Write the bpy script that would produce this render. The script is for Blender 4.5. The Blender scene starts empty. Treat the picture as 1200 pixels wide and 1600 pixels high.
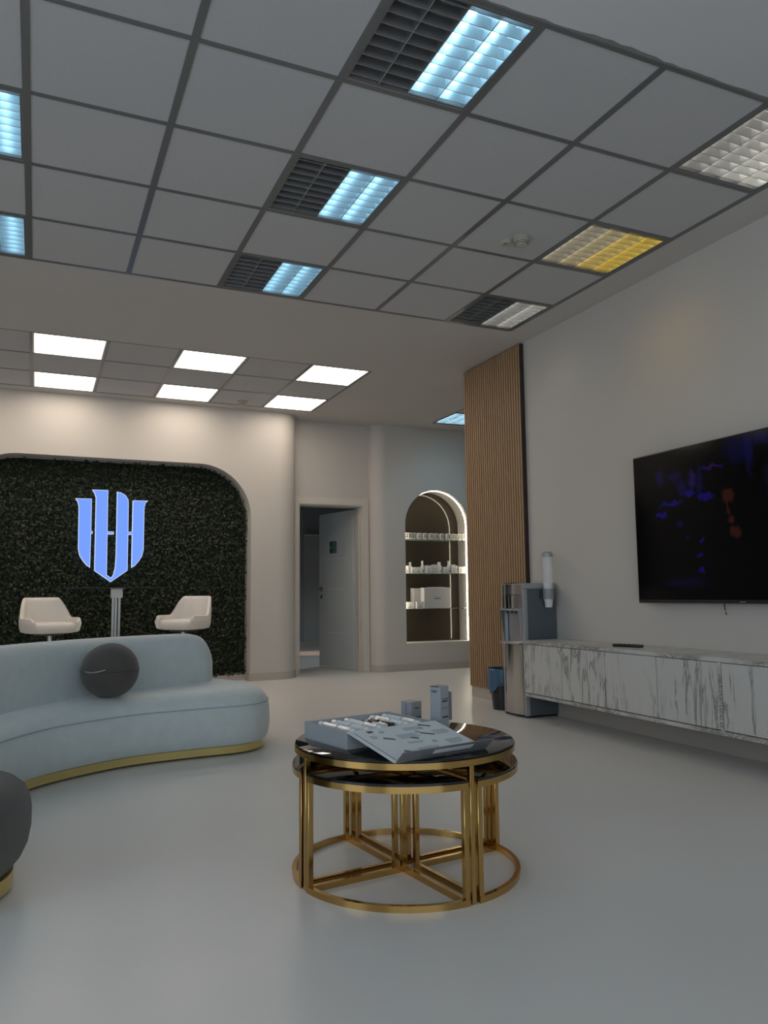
import bpy, bmesh, math, random
from mathutils import Vector, Matrix
random.seed(7)
S = bpy.context.scene
COL = S.collection
PI = math.pi

# ------------------------------------------------------------------ camera, world, light, exposure
F = 1216.025; YAW = 0.4192117; PIT = 0.1049516; ROL = -0.0104339
fw = Vector((math.sin(YAW)*math.cos(PIT), math.cos(YAW)*math.cos(PIT), math.sin(PIT)))
r0 = Vector((math.cos(YAW), -math.sin(YAW), 0)); u0 = r0.cross(fw)
ri = math.cos(ROL)*r0 + math.sin(ROL)*u0; up = -math.sin(ROL)*r0 + math.cos(ROL)*u0
cam = bpy.data.cameras.new('camera'); cam_o = bpy.data.objects.new('camera', cam); COL.objects.link(cam_o)
cam.sensor_fit = 'VERTICAL'; cam.sensor_height = 36; cam.lens = 36*F/1600; cam.clip_start = 0.02
cam_o.matrix_world = Matrix(((ri.x, up.x, -fw.x, 0.10913), (ri.y, up.y, -fw.y, -2.85235), (ri.z, up.z, -fw.z, 0.957), (0, 0, 0, 1)))
S.camera = cam_o
S.view_settings.view_transform = 'Standard'; S.view_settings.look = 'None'
S.view_settings.exposure = 0.0; S.view_settings.gamma = 1.0; S.view_settings.use_curve_mapping = False
W = bpy.data.worlds.new('world'); S.world = W; W.use_nodes = True
W.node_tree.nodes['Background'].inputs[0].default_value = (0.55, 0.72, 1.0, 1)
W.node_tree.nodes['Background'].inputs[1].default_value = 0.8
def area(name, loc, direction, sx, sy, power, color):
    l = bpy.data.lights.new(name, 'AREA'); l.shape = 'RECTANGLE'; l.size = sx; l.size_y = sy; l.energy = power; l.color = color
    o = bpy.data.objects.new(name, l); COL.objects.link(o); o.location = loc
    o.rotation_euler = Vector(direction).to_track_quat('-Z', 'Z').to_euler(); return o
# overcast daylight coming in through the windows of the left wall and of the wall behind the camera
area('window_daylight', (-3.9, -1.9, 1.55), (1, 0, 0), 4.4, 2.0, 56, (0.82, 0.925, 1.0))
area('window_daylight', (-0.6, -5.4, 1.55), (0, 1, 0), 5.6, 2.0, 68, (0.84, 0.93, 1.0))
WARM = 7.5      # radiance of the flat warm ceiling panels
BLUE = 13.0      # radiance of the cool fluorescent tubes

# ------------------------------------------------------------------ materials
def mat(name, col, rough=0.6, metal=0.0, noise=None, bump=None, sheen=0, coat=0, emit=None, spec=0.5, trans=0, alpha=1):
    m = bpy.data.materials.new(name); m.use_nodes = True; nt = m.node_tree; b = nt.nodes['Principled BSDF']
    b.inputs['Base Color'].default_value = (*col, 1); b.inputs['Roughness'].default_value = rough; b.inputs['Metallic'].default_value = metal
    b.inputs['Specular IOR Level'].default_value = spec
    if sheen: b.inputs['Sheen Weight'].default_value = sheen; b.inputs['Sheen Roughness'].default_value = 0.4
    if coat: b.inputs['Coat Weight'].default_value = coat
    if trans: b.inputs['Transmission Weight'].default_value = trans
    if alpha < 1: b.inputs['Alpha'].default_value = alpha
    if emit: b.inputs['Emission Color'].default_value = (*emit[0], 1); b.inputs['Emission Strength'].default_value = emit[1]
    if noise or bump:
        tc = nt.nodes.new('ShaderNodeTexCoord')
    if noise:
        sc, amt = noise[:2]
        n = nt.nodes.new('ShaderNodeTexNoise'); n.inputs['Scale'].default_value = sc; n.inputs['Detail'].default_value = 5
        nt.links.new(tc.outputs['Object'], n.inputs['Vector'])
        mx = nt.nodes.new('ShaderNodeMix'); mx.data_type = 'RGBA'
        mx.inputs['A'].default_value = (*[c*(1-amt) for c in col], 1); mx.inputs['B'].default_value = (*[min(1, c*(1+amt)) for c in col], 1)
        nt.links.new(n.outputs['Fac'], mx.inputs['Factor']); nt.links.new(mx.outputs['Result'], b.inputs['Base Color'])
    if bump:
        n2 = nt.nodes.new('ShaderNodeTexNoise'); n2.inputs['Scale'].default_value = bump[0]; n2.inputs['Detail'].default_value = 3
        nt.links.new(tc.outputs['Object'], n2.inputs['Vector'])
        bp = nt.nodes.new('ShaderNodeBump'); bp.inputs['Strength'].default_value = bump[1]; bp.inputs['Distance'].default_value = 0.004
        nt.links.new(n2.outputs['Fac'], bp.inputs['Height']); nt.links.new(bp.outputs['Normal'], b.inputs['Normal'])
    return m
def glow(name, col, s):
    m = bpy.data.materials.new(name); m.use_nodes = True; nt = m.node_tree; nt.nodes.clear()
    e = nt.nodes.new('ShaderNodeEmission'); e.inputs[0].default_value = (*col, 1); e.inputs[1].default_value = s
    o = nt.nodes.new('ShaderNodeOutputMaterial'); nt.links.new(e.outputs[0], o.inputs[0]); return m
M = {}
M['wall'] = mat('wall_paint', (0.56, 0.53, 0.49), 0.7, noise=(1.5, 0.03))
M['gyps'] = mat('ceiling_paint', (0.55, 0.53, 0.505), 0.8, noise=(1.2, 0.03))
M['tile'] = mat('ceiling_tile', (0.51, 0.51, 0.51), 0.85, noise=(60, 0.05))
M['runner'] = mat('grey_runner', (0.16, 0.165, 0.17), 0.35, metal=0.3)
M['base'] = mat('baseboard', (0.46, 0.42, 0.37), 0.5)
M['casing'] = mat('door_casing', (0.62, 0.585, 0.52), 0.45)
M['door'] = mat('door_leaf', (0.5, 0.52, 0.51), 0.45)
M['steel'] = mat('brushed_steel', (0.58, 0.56, 0.54), 0.17, metal=1)
M['chrome'] = mat('dark_chrome', (0.42, 0.42, 0.45), 0.08, metal=1)
M['steel_soft'] = mat('satin_steel', (0.62, 0.61, 0.6), 0.4, metal=1)
M['gold'] = mat('polished_gold', (0.57, 0.36, 0.125), 0.13, metal=1, noise=(9, 0.10))
M['gold_matt'] = mat('brushed_gold', (0.72, 0.56, 0.22), 0.36, metal=0.75)
M['glass_black'] = mat('black_glass', (0.006, 0.006, 0.007), 0.03, coat=0.3)
M['sofa'] = mat('pale_blue_velvet', (0.56, 0.615, 0.61), 0.8, sheen=0.4, noise=(14, 0.09), bump=(220, 0.35))
M['boucle'] = mat('charcoal_fabric', (0.085, 0.075, 0.067), 0.95, sheen=0.25, noise=(160, 0.4), bump=(420, 0.8))
M['chair'] = mat('white_leather', (0.72, 0.68, 0.63), 0.5)
M['leaf'] = None
M['louver'] = mat('louver_aluminium', (0.40, 0.41, 0.42), 0.42, metal=0.75)
M['housing'] = mat('fixture_housing', (0.40, 0.38, 0.37), 0.6)
M['tube_off'] = mat('tube_off', (0.30, 0.30, 0.30), 0.3)
M['white'] = mat('white_plastic', (0.78, 0.78, 0.76), 0.4)
M['cream'] = mat('cream_plastic', (0.44, 0.41, 0.33), 0.45)
M['black'] = mat('black_plastic', (0.012, 0.012, 0.013), 0.35)
M['dark'] = mat('dark_grey', (0.05, 0.05, 0.052), 0.5)
M['slate'] = mat('slate_side_panel', (0.09, 0.115, 0.125), 0.45)
M['silver'] = mat('silver_plastic', (0.36, 0.38, 0.39), 0.4, metal=0.3)
M['card'] = mat('grey_blue_card', (0.33, 0.352, 0.37), 0.5)
M['card_in'] = mat('pale_printed_card', (0.62, 0.67, 0.69), 0.5)
M['card_dark'] = mat('grey_and_shaded_card', (0.17, 0.18, 0.19), 0.5)  # own grey of small parts; on the lid flap, shade put into the colour
M['ink'] = mat('dark_print', (0.045, 0.05, 0.06), 0.6)
M['ink_soft'] = mat('grey_print', (0.33, 0.38, 0.42), 0.6)
M['brown'] = mat('brown_print', (0.15, 0.105, 0.08), 0.6)
M['pack'] = mat('white_pack', (0.74, 0.72, 0.69), 0.5)
M['packgrey'] = mat('grey_pack', (0.50, 0.485, 0.49), 0.5)
M['foil'] = mat('silver_foil', (0.86, 0.87, 0.88), 0.3, metal=0.5)
M['vial_brown'] = mat('amber_vial', (0.035, 0.018, 0.014), 0.1)
M['mirror'] = mat('bronze_mirror', (0.05, 0.042, 0.032), 0.02, spec=0.28)  # brown base stands in for the dim room reflected here
M['bag'] = mat('blue_bin_bag', (0.05, 0.115, 0.19), 0.35, spec=0.6)
M['green'] = mat('green_sign', (0.01, 0.09, 0.055), 0.5)
M['signgrey'] = mat('grey_sign', (0.10, 0.14, 0.17), 0.5)
M['felt'] = mat('dark_felt', (0.035, 0.025, 0.02), 0.9)
M['acrylic'] = mat('clear_acrylic', (0.9, 0.93, 0.94), 0.05, alpha=0.2)
M['cup'] = mat('paper_cup', (0.75, 0.75, 0.73), 0.6)
M['smoke'] = mat('smoked_bin', (0.02, 0.02, 0.02), 0.2)
M['shelf_glass'] = mat('shelf_glass', (0.45, 0.56, 0.50), 0.03, alpha=0.35)
M['window_glass'] = mat('window_glass', (0.8, 0.9, 1.0), 0.02, alpha=0.12)
M['panel_glow'] = glow('warm_panel_glow', (1.0, 0.86, 0.72), WARM)
M['strip_glow'] = glow('niche_strip_glow', (1.0, 0.88, 0.68), 24.0)
M['sign_face'] = glow('sign_blue_glow', (0.19, 0.36, 1.0), 1.0)
M['sign_rim'] = glow('sign_white_glow', (0.62, 0.72, 1.0), 1.0)
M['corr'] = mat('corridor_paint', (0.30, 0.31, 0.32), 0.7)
M['plaster'] = mat('plaster_smear', (0.22, 0.22, 0.21), 0.8)

def floor_mat():
    m = mat('vinyl_floor', (0.66, 0.645, 0.62), 0.36, noise=(0.9, 0.05)); nt = m.node_tree; b = nt.nodes['Principled BSDF']
    tc = nt.nodes.new('ShaderNodeTexCoord'); n = nt.nodes.new('ShaderNodeTexNoise'); n.inputs['Scale'].default_value = 2.2; n.inputs['Detail'].default_value = 6
    nt.links.new(tc.outputs['Object'], n.inputs['Vector'])
    mr = nt.nodes.new('ShaderNodeMapRange'); mr.inputs['To Min'].default_value = 0.27; mr.inputs['To Max'].default_value = 0.42
    nt.links.new(n.outputs['Fac'], mr.inputs['Value']); nt.links.new(mr.outputs['Result'], b.inputs['Roughness'])
    return m
M['floor'] = floor_mat()
def marble(name, scale, base, vein, lo, hi, tilt=0.1):
    m = bpy.data.materials.new(name); m.use_nodes = True; nt = m.node_tree; b = nt.nodes['Principled BSDF']; b.inputs['Roughness'].default_value = 0.3
    tc = nt.nodes.new('ShaderNodeNewGeometry'); mp = nt.nodes.new('ShaderNodeMapping'); mp.inputs['Scale'].default_value = scale; mp.inputs['Rotation'].default_value = (tilt, 0, 0)
    nt.links.new(tc.outputs['Position'], mp.inputs['Vector'])
    n = nt.nodes.new('ShaderNodeTexNoise'); n.inputs['Scale'].default_value = 1; n.inputs['Detail'].default_value = 5; n.inputs['Roughness'].default_value = 0.6; n.inputs['Distortion'].default_value = 0.6
    nt.links.new(mp.outputs['Vector'], n.inputs['Vector'])
    r = nt.nodes.new('ShaderNodeValToRGB'); e = r.color_ramp.elements
    e[0].position = lo; e[0].color = (*base, 1); e[1].position = hi; e[1].color = (*base, 1); e.new((lo+hi)/2).color = (*vein, 1)
    n2 = nt.nodes.new('ShaderNodeTexNoise'); n2.inputs['Scale'].default_value = 3; nt.links.new(tc.outputs['Position'], n2.inputs['Vector'])
    mx = nt.nodes.new('ShaderNodeMix'); mx.data_type = 'RGBA'; mx.inputs['B'].default_value = (*base, 1)
    r2 = nt.nodes.new('ShaderNodeValToRGB'); r2.color_ramp.elements[0].position = 0.46; r2.color_ramp.elements[1].position = 0.62
    nt.links.new(n2.outputs['Fac'], r2.inputs['Fac']); nt.links.new(r2.outputs['Color'], mx.inputs['Factor'])
    nt.links.new(n.outputs['Fac'], r.inputs['Fac']); nt.links.new(r.outputs['Color'], mx.inputs['A']); nt.links.new(mx.outputs['Result'], b.inputs['Base Color']); return m
M['marble'] = marble('white_marble', (1, 13, 1.9), (0.55, 0.54, 0.51), (0.20, 0.19, 0.175), 0.455, 0.53, 0.12)
M['marble_edge'] = marble('marble_edge', (20, 22, 60), (0.55, 0.54, 0.51), (0.20, 0.17, 0.14), 0.40, 0.62)
def wood():
    m = mat('oak_slat', (0.37, 0.225, 0.115), 0.55); nt = m.node_tree; b = nt.nodes['Principled BSDF']
    tc = nt.nodes.new('ShaderNodeTexCoord'); mp = nt.nodes.new('ShaderNodeMapping'); mp.inputs['Scale'].default_value = (40, 40, 2)
    oi = nt.nodes.new('ShaderNodeObjectInfo'); n = nt.nodes.new('ShaderNodeTexNoise'); n.noise_dimensions = '4D'; n.inputs['Scale'].default_value = 1.0; n.inputs['Detail'].default_value = 4
    ml = nt.nodes.new('ShaderNodeMath'); ml.operation = 'MULTIPLY'; ml.inputs[1].default_value = 50
    nt.links.new(oi.outputs['Random'], ml.inputs[0]); nt.links.new(ml.outputs[0], n.inputs['W'])
    nt.links.new(tc.outputs['Object'], mp.inputs['Vector']); nt.links.new(mp.outputs['Vector'], n.inputs['Vector'])
    mx = nt.nodes.new('ShaderNodeMix'); mx.data_type = 'RGBA'; mx.inputs['A'].default_value = (0.33, 0.20, 0.10, 1); mx.inputs['B'].default_value = (0.46, 0.29, 0.16, 1)
    nt.links.new(n.outputs['Fac'], mx.inputs['Factor']); nt.links.new(mx.outputs['Result'], b.inputs['Base Color']); return m
M['wood'] = wood()
def leafm():
    m = mat('ivy_leaf', (0.03, 0.05, 0.016), 0.55); nt = m.node_tree; b = nt.nodes['Principled BSDF']
    g = nt.nodes.new('ShaderNodeNewGeometry'); r = nt.nodes.new('ShaderNodeValToRGB'); e = r.color_ramp.elements
    e[0].color = (0.007, 0.013, 0.005, 1); e[1].color = (0.05, 0.062, 0.022, 1); e.new(0.7).color = (0.015, 0.026, 0.009, 1)
    nt.links.new(g.outputs['Random Per Island'], r.inputs['Fac']); nt.links.new(r.outputs['Color'], b.inputs['Base Color']); return m
M['leaf'] = leafm()

# ------------------------------------------------------------------ geometry helpers
def link(o, parent=None):
    COL.objects.link(o)
    if parent is not None: o.parent = parent
    return o
def obj(name, bm, m, parent=None, loc=None, rot=None, smooth=False):
    if isinstance(bm, bmesh.types.BMesh):
        bmesh.ops.recalc_face_normals(bm, faces=bm.faces)
        me = bpy.data.meshes.new(name); bm.to_mesh(me); bm.free()
        if smooth:
            for p in me.polygons: p.use_smooth = True
        me.set_sharp_from_angle(angle=0.65)
        me.materials.append(M[m] if isinstance(m, str) else m)
    else: me = bm
    o = bpy.data.objects.new(name, me); link(o, parent)
    if loc is not None: o.location = loc
    if rot is not None: o.rotation_euler = rot
    return o
def thing(name, label, cat, loc=(0, 0, 0), rz=0, group=None):
    o = bpy.data.objects.new(name, None); o.empty_display_size = 0.1; link(o); o.location = loc; o.rotation_euler = (0, 0, rz)
    return tag(o, label, cat, group)
def tag(o, label, cat, group=None):
    o['label'] = label; o['category'] = cat
    if group: o['group'] = group
    return o
def struct(o): o['kind'] = 'structure'; return o
def box(x0, x1, y0, y1, z0, z1, bev=0, seg=2, bm=None):
    b = bmesh.new()
    v = [b.verts.new((x, y, z)) for z in (z0, z1) for y in (y0, y1) for x in (x0, x1)]
    for f in ((0, 2, 3, 1), (4, 5, 7, 6), (0, 1, 5, 4), (2, 6, 7, 3), (0, 4, 6, 2), (1, 3, 7, 5)): b.faces.new([v[i] for i in f])
    if bev: bmesh.ops.bevel(b, geom=b.edges[:], offset=bev, segments=seg, affect='EDGES', profile=0.5)
    if bm is None: return b
    merge(bm, b); return bm
def merge(dst, src, mtx=None):
    if mtx is not None: bmesh.ops.transform(src, matrix=mtx, verts=src.verts)
    mp = {v: dst.verts.new(v.co) for v in src.verts}
    for f in src.faces:
        try:
            nf = dst.faces.new([mp[v] for v in f.verts]); nf.smooth = f.smooth
        except ValueError: pass
    src.free(); return dst
def tube(pts, r, seg=10, bm=None, square=False, cap=True):
    b = bm or bmesh.new(); n = len(pts); P = [Vector(p) for p in pts]; rings = []
    if square: seg = 4
    rr = r if isinstance(r, (list, tuple)) else [r]*n
    for i, p in enumerate(P):
        d = (P[min(i+1, n-1)] - P[max(i-1, 0)]).normalized()
        a = Vector((0, 0, 1)) if abs(d.z) < 0.9 else Vector((0, 1, 0))
        x = d.cross(a).normalized(); y = d.cross(x).normalized()
        rings.append([b.verts.new(p + rr[i]*(x*math.cos(2*PI*(k+0.5*square)/seg) + y*math.sin(2*PI*(k+0.5*square)/seg))) for k in range(seg)])
    for i in range(n-1):
        for k in range(seg):
            f = b.faces.new((rings[i][k], rings[i][(k+1) % seg], rings[i+1][(k+1) % seg], rings[i+1][k])); f.smooth = not square
    if cap: b.faces.new(rings[0]); b.faces.new(rings[-1][::-1])
    return b
def lathe(prof, seg=32, bm=None, c=(0, 0)):
    b = bm or bmesh.new(); rings = []
    for r, z in prof:
        if r < 1e-6: rings.append([b.verts.new((c[0], c[1], z))])
        else: rings.append([b.verts.new((c[0]+r*math.cos(2*PI*k/seg), c[1]+r*math.sin(2*PI*k/seg), z)) for k in range(seg)])
    for A, B in zip(rings, rings[1:]):
        for k in range(seg):
            k2 = (k+1) % seg
            if len(A) == 1 and len(B) == 1: continue
            if len(A) == 1: f = b.faces.new((A[0], B[k], B[k2]))
            elif len(B) == 1: f = b.faces.new((A[k], B[0], A[k2]))
            else: f = b.faces.new((A[k], A[k2], B[k2], B[k]))
            f.smooth = True
    if len(rings[0]) > 1: b.faces.new(rings[0])
    if len(rings[-1]) > 1: b.faces.new(rings[-1])
    return b
def prism(poly, a0, a1, axis='y', bm=None):
    """extrude a 2D polygon: axis y -> poly is (x,z); axis z -> (x,y); axis x -> (y,z)"""
    b = bm or bmesh.new()
    def P(p, a): return {'y': (p[0], a, p[1]), 'z': (p[0], p[1], a), 'x': (a, p[0], p[1])}[axis]
    A = [b.verts.new(P(p, a0)) for p in poly]; B = [b.verts.new(P(p, a1)) for p in poly]; n = len(poly)
    b.faces.new(A); b.faces.new(B[::-1])
    for i in range(n): b.faces.new((A[i], A[(i+1) % n], B[(i+1) % n], B[i]))
    return b
def catmull(pts, n=8, closed=True):
    out = []; N = len(pts); P = [Vector(p) for p in pts]
    for i in range(N if closed else N-1):
        p = [P[(i+k) % N] if closed else P[min(max(i+k, 0), N-1)] for k in (-1, 0, 1, 2)]
        for s in range(n):
            t = s/n; out.append(0.5*((2*p[1]) + (p[2]-p[0])*t + (2*p[0]-5*p[1]+4*p[2]-p[3])*t*t + (3*p[1]-p[0]-3*p[2]+p[3])*t**3))
    if not closed: out.append(P[-1].copy())
    return out
def inset(pts, d):
    """offset a closed 2D loop inwards by d (loop counter-clockwise)"""
    n = len(pts); out = []
    for i in range(n):
        a, p, c = pts[i-1], pts[i], pts[(i+1) % n]
        e1 = (Vector(p)-Vector(a)).normalized(); e2 = (Vector(c)-Vector(p)).normalized()
        n1 = Vector((-e1.y, e1.x)); n2 = Vector((-e2.y, e2.x)); m = n1+n2
        m = m/max(0.3, m.dot(n1)) if m.length > 1e-6 else n1
        out.append(Vector(p) + m*d)
    return out
def loft(outline, layers, bm=None, smooth=True):
    b = bm or bmesh.new(); rings = []
    for ins, z in layers:
        pts = inset(outline, ins) if ins else outline
        rings.append([b.verts.new((p[0], p[1], z)) for p in pts])
    n = len(outline)
    for A, B in zip(rings, rings[1:]):
        for k in range(n):
            f = b.faces.new((A[k], A[(k+1) % n], B[(k+1) % n], B[k])); f.smooth = smooth
    b.faces.new(rings[0]); b.faces.new(rings[-1])
    return b
def copy_tree(o, parent=None):
    c = o.copy(); COL.objects.link(c); c.parent = parent
    for ch in list(o.children): copy_tree(ch, c)
    return c

# ------------------------------------------------------------------ room shell
H = 3.10
XW = 3.875          # right wall
YA = 5.88           # wall with the planted alcove
YD = 6.20           # wall with the door
YN = 6.03           # wall with the arched niche
struct(obj('floor', box(-4.3, 7.3, -5.8, 11.4, -0.12, 0.0), 'floor'))

# ceiling: plaster slabs around the three lay-in fields
FIELDS = [(-2.4, 3.6, -0.6, 2.4), (-3.0, 3.0, 3.9, 5.7), (4.61, 6.41, 3.93, 5.73)]
b = bmesh.new()
xs = sorted({-4.3, 7.3, *[f[0] for f in FIELDS], *[f[1] for f in FIELDS]}); ys = sorted({-5.8, 6.30, *[f[2] for f in FIELDS], *[f[3] for f in FIELDS]})
for i in range(len(xs)-1):
    for j in range(len(ys)-1):
        mx, my = (xs[i]+xs[i+1])/2, (ys[j]+ys[j+1])/2
        if any(f[0] < mx < f[1] and f[2] < my < f[3] for f in FIELDS): continue
        box(xs[i], xs[i+1], ys[j], ys[j+1], H, H+0.03, bm=b)
bmesh.ops.remove_doubles(b, verts=b.verts, dist=1e-5)
box(-4.3, 7.3, -5.8, 6.3, H+0.22, H+0.25, bm=b)          # slab above the void
ceiling = struct(obj('ceiling', b, 'gyps'))

# right wall block, left wall, wall behind the camera, far right closing walls
struct(obj('wall_right', box(XW, 4.12, -5.8, 3.59, 0, H), 'wall'))
def wall_with_windows(name, lo, hi, wins, fn):
    """wall from lo..hi with window holes; fn maps (s0,s1,z0,z1)->box"""
    b = bmesh.new(); s = lo
    for (a, c, z0, z1) in wins:
        fn(b, s, a, 0, H); fn(b, a, c, 0, z0); fn(b, a, c, z1, H); s = c
    fn(b, s, hi, 0, H)
    return struct(obj(name, b, 'wall'))
LW = [(-4.2, -2.0, 0.5, 2.6), (-1.8, 0.4, 0.5, 2.6)]
BW = [(-3.4, -0.7, 0.5, 2.6), (-0.5, 2.2, 0.5, 2.6)]
wall_with_windows('wall_left', -5.8, 6.3, LW, lambda b, s0, s1, z0, z1: box(-4.3, -4.05, s0, s1, z0, z1, bm=b))
wall_with_windows('wall_behind', -4.05, 3.875, BW, lambda b, s0, s1, z0, z1: box(s0, s1, -5.8, -5.55, z0, z1, bm=b))
k = 0
for wins, side in ((LW, 'x'), (BW, 'y')):
    for (a, c, z0, z1) in wins:
        k += 1
        w = bpy.data.objects.new('window_%d' % k, None); link(w); struct(w)
        fr = bmesh.new(); t = 0.05
        def wb(s0, s1, q0, q1, bm, th=0.03):
            if side == 'x': box(-4.17-th, -4.17+th, s0, s1, q0, q1, bm=bm)
            else: box(s0, s1, -5.67-th, -5.67+th, q0, q1, bm=bm)
        m_ = (a+c)/2
        for r in ((a, c, z0, z0+t), (a, c, z1-t, z1), (a, a+t, z0+t, z1-t), (c-t, c, z0+t, z1-t), (m_-t/2, m_+t/2, z0+t, z1-t)): wb(*r, fr)
        obj('window_frame', fr, 'white', w)
        for s0, s1 in ((a+t, m_-t/2), (m_+t/2, c-t)):
            g = bmesh.new(); wb(s0, s1, z0+t, z1-t, g, 0.004); obj('pane', g, 'window_glass', w)
struct(obj('wall_side_far', box(7.05, 7.3, 3.0, 6.3, 0, H), 'wall'))
struct(obj('wall_side_near', box(4.12, 7.3, 2.75, 3.0, 0, H), 'wall'))

def arc(cx, cy, r, a0, a1, n): return [(cx+r*math.cos(a0+(a1-a0)*i/n), cy+r*math.sin(a0+(a1-a0)*i/n)) for i in range(n+1)]
# alcove wall: notch with rounded upper corners, rounded right-hand corner
AX0, AX1, AZ = -0.70, 2.333, 2.437; AR = 0.60; AYB = 6.11
notch = [(AX0, 0)] + arc(AX0+AR, AZ-AR, AR, PI, PI/2, 14) + arc(AX1-AR, AZ-AR, AR, PI/2, 0, 14) + [(AX1, 0)]
RC = 0.26; XE = 2.925
b = bmesh.new()
prism([(-4.05, 0)] + notch + [(XE-RC, 0), (XE-RC, H), (-4.05, H)], YA, AYB, 'y', b)
pl = [(XE-RC, YA)] + arc(XE-RC, YA+RC, RC, -PI/2, 0, 20)[1:] + [(XE, YD+0.2), (XE-RC, YD+0.2)]
bb = prism(pl, 0, H, 'z')
for f in bb.faces:
    n = f.normal if f.normal.length else f.calc_center_median()
    if len(f.verts) == 4: f.smooth = True
merge(b, bb)
box(-4.05, XE-RC, AYB, AYB+0.12, 0, H, bm=b)
wa = struct(obj('wall_alcove', b, 'wall'))
for e in (wa.data,):
    e.update()
# niche wall
NX0, NX1 = 4.36, 5.28; NC = 4.82; NR = 0.46; NZ = 1.83; NB = 0.342; NYB = 6.32; XN = 3.93; RN = 0.16
b = bmesh.new()
la = arc(NC, NZ, NR, PI, PI/2, 16); ra = arc(NC, NZ, NR, PI/2, 0, 16)
prism([(XN+RN, 0), (NC, 0), (NC, NB), (NX0, NB)] + la + [(NC, H), (XN+RN, H)], YN, NYB, 'y', b)
prism([(NC, 0), (7.05, 0), (7.05, H), (NC, H)] + ra + [(NX1, NB), (NC, NB)], YN, NYB, 'y', b)
pl = [(XN, NYB+0.08), (XN, YN+RN)] + arc(XN+RN, YN+RN, RN, PI, 1.5*PI, 16)[1:] + [(XN+RN, NYB+0.08)]
bb = prism(pl, 0, H, 'z')
for f in bb.faces:
    if len(f.verts) == 4: f.smooth = True
merge(b, bb)
box(XN+RN, 7.05, NYB, NYB+0.08, 0, H, bm=b)
struct(obj('wall_niche', b, 'wall'))
# door wall
DX0, DX1, DZ = 3.005, 3.834, 2.066
b = bmesh.new()
box(XE, DX0, YD, YD+0.2, 0, H, bm=b); box(DX1, XN, YD, YD+0.2, 0, H, bm=b); box(DX0, DX1, YD, YD+0.2, DZ, H, bm=b)
struct(obj('wall_door', b, 'wall'))
# baseboards
def bb_path(name, pts, h=0.085, t=0.014):
    b = bmesh.new(); P = [Vector(p) for p in pts]
    off = []
    for i in range(len(P)):
        d = (P[min(i+1, len(P)-1)]-P[max(i-1, 0)]).normalized(); off.append(P[i]+Vector((d.y, -d.x))*t)
    for i in range(len(P)-1):
        q = [P[i], P[i+1], off[i+1], off[i]]
        bb = prism([(v.x, v.y) for v in q], 0, h, 'z'); merge(b, bb)
    return struct(obj(name, b, 'base'))
bb_path('baseboard_alcove', [(AX1+0.001, YA)] + [(XE-RC, YA)] + arc(XE-RC, YA+RC, RC, -PI/2, 0, 14)[1:] + [(XE, YD-0.002)])
bb_path('baseboard_reveal', [(AX1, AYB), (AX1, YA-0.013)])
bb_path('baseboard_alcove_back', [(AX0, AYB-0.045), (AX1-0.014, AYB-0.045)], 0.06)
bb_path('baseboard_alcove_left', [(-4.05, YA), (AX0, YA)])
bb_path('baseboard_niche', [(XN, YD-0.002), (XN, YN+RN)] + arc(XN+RN, YN+RN, RN, PI, 1.5*PI, 14)[1:] + [(7.05, YN)])
bb_path('baseboard_right', [(XW, 3.59), (XW, -5.55)], 0.10)
bb_path('baseboard_left', [(-4.05, -5.55), (-4.05, YA)])
# corridor behind the door
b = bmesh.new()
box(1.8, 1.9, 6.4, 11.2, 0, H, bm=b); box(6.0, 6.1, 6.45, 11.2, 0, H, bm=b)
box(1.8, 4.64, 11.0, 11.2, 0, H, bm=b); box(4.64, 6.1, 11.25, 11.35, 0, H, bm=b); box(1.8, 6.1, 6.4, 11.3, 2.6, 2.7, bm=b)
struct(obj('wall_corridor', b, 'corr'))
b = bmesh.new(); box(1.9, 4.66, 10.985, 11.0, 0, 0.1, bm=b)
struct(obj('baseboard_corridor', b, 'base'))
cp = thing('partition_screen', 'tall pale partition panel standing at the end of the dark corridor', 'partition', (5.2, 11.12, 0))
obj('panel', box(-0.54, 0.75, -0.02, 0.02, 0.1, 2.06), mat('partition', (0.42, 0.42, 0.41), 0.6), cp)
obj('top_rail', box(-0.54, 0.75, -0.03, 0.03, 2.06, 2.09), 'casing', cp); obj('bottom_rail', box(-0.54, 0.75, -0.03, 0.03, 0.0, 0.1), 'base', cp)
sl = bpy.data.lights.new('added_corridor_spot', 'SPOT'); sl.energy = 90; sl.color = (1, 0.62, 0.45); sl.spot_size = 0.42; sl.spot_blend = 0.4  # added spot, stands in for warm light entering from the side
so = bpy.data.objects.new('added_corridor_spot', sl); link(so); so.location = (4.3, 9.5, 2.55)
sl2 = bpy.data.lights.new('added_corridor_spot', 'SPOT'); sl2.energy = 55; sl2.color = (0.85, 0.95, 1.0); sl2.spot_size = 2.4; sl2.spot_blend = 0.6  # second spot and its downlight are added to brighten the corridor
so2 = bpy.data.objects.new('added_corridor_spot', sl2); link(so2); so2.location = (4.6, 8.0, 2.55)
tag(obj('added_corridor_downlight', lathe([(0.0, 0.045), (0.05, 0.045), (0.06, 0.0), (0.05, 0.0), (0.045, 0.03), (0, 0.03)], 20), 'white', None, (4.6, 8.0, 2.555)), 'small round cool white downlight added to brighten the corridor close behind the open door', 'downlight')
cs = tag(obj('added_corridor_downlight', lathe([(0.0, 0.045), (0.05, 0.045), (0.06, 0.0), (0.05, 0.0), (0.045, 0.03), (0, 0.03)], 20), 'white', None, (4.3, 9.5, 2.555)), 'small round added downlight standing in for warm light from the corridor side', 'downlight')

# door
door = bpy.data.objects.new('door_1', None); link(door); struct(door); door.location = (0, YD, 0)
cw = 0.085
b = bmesh.new()
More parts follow.
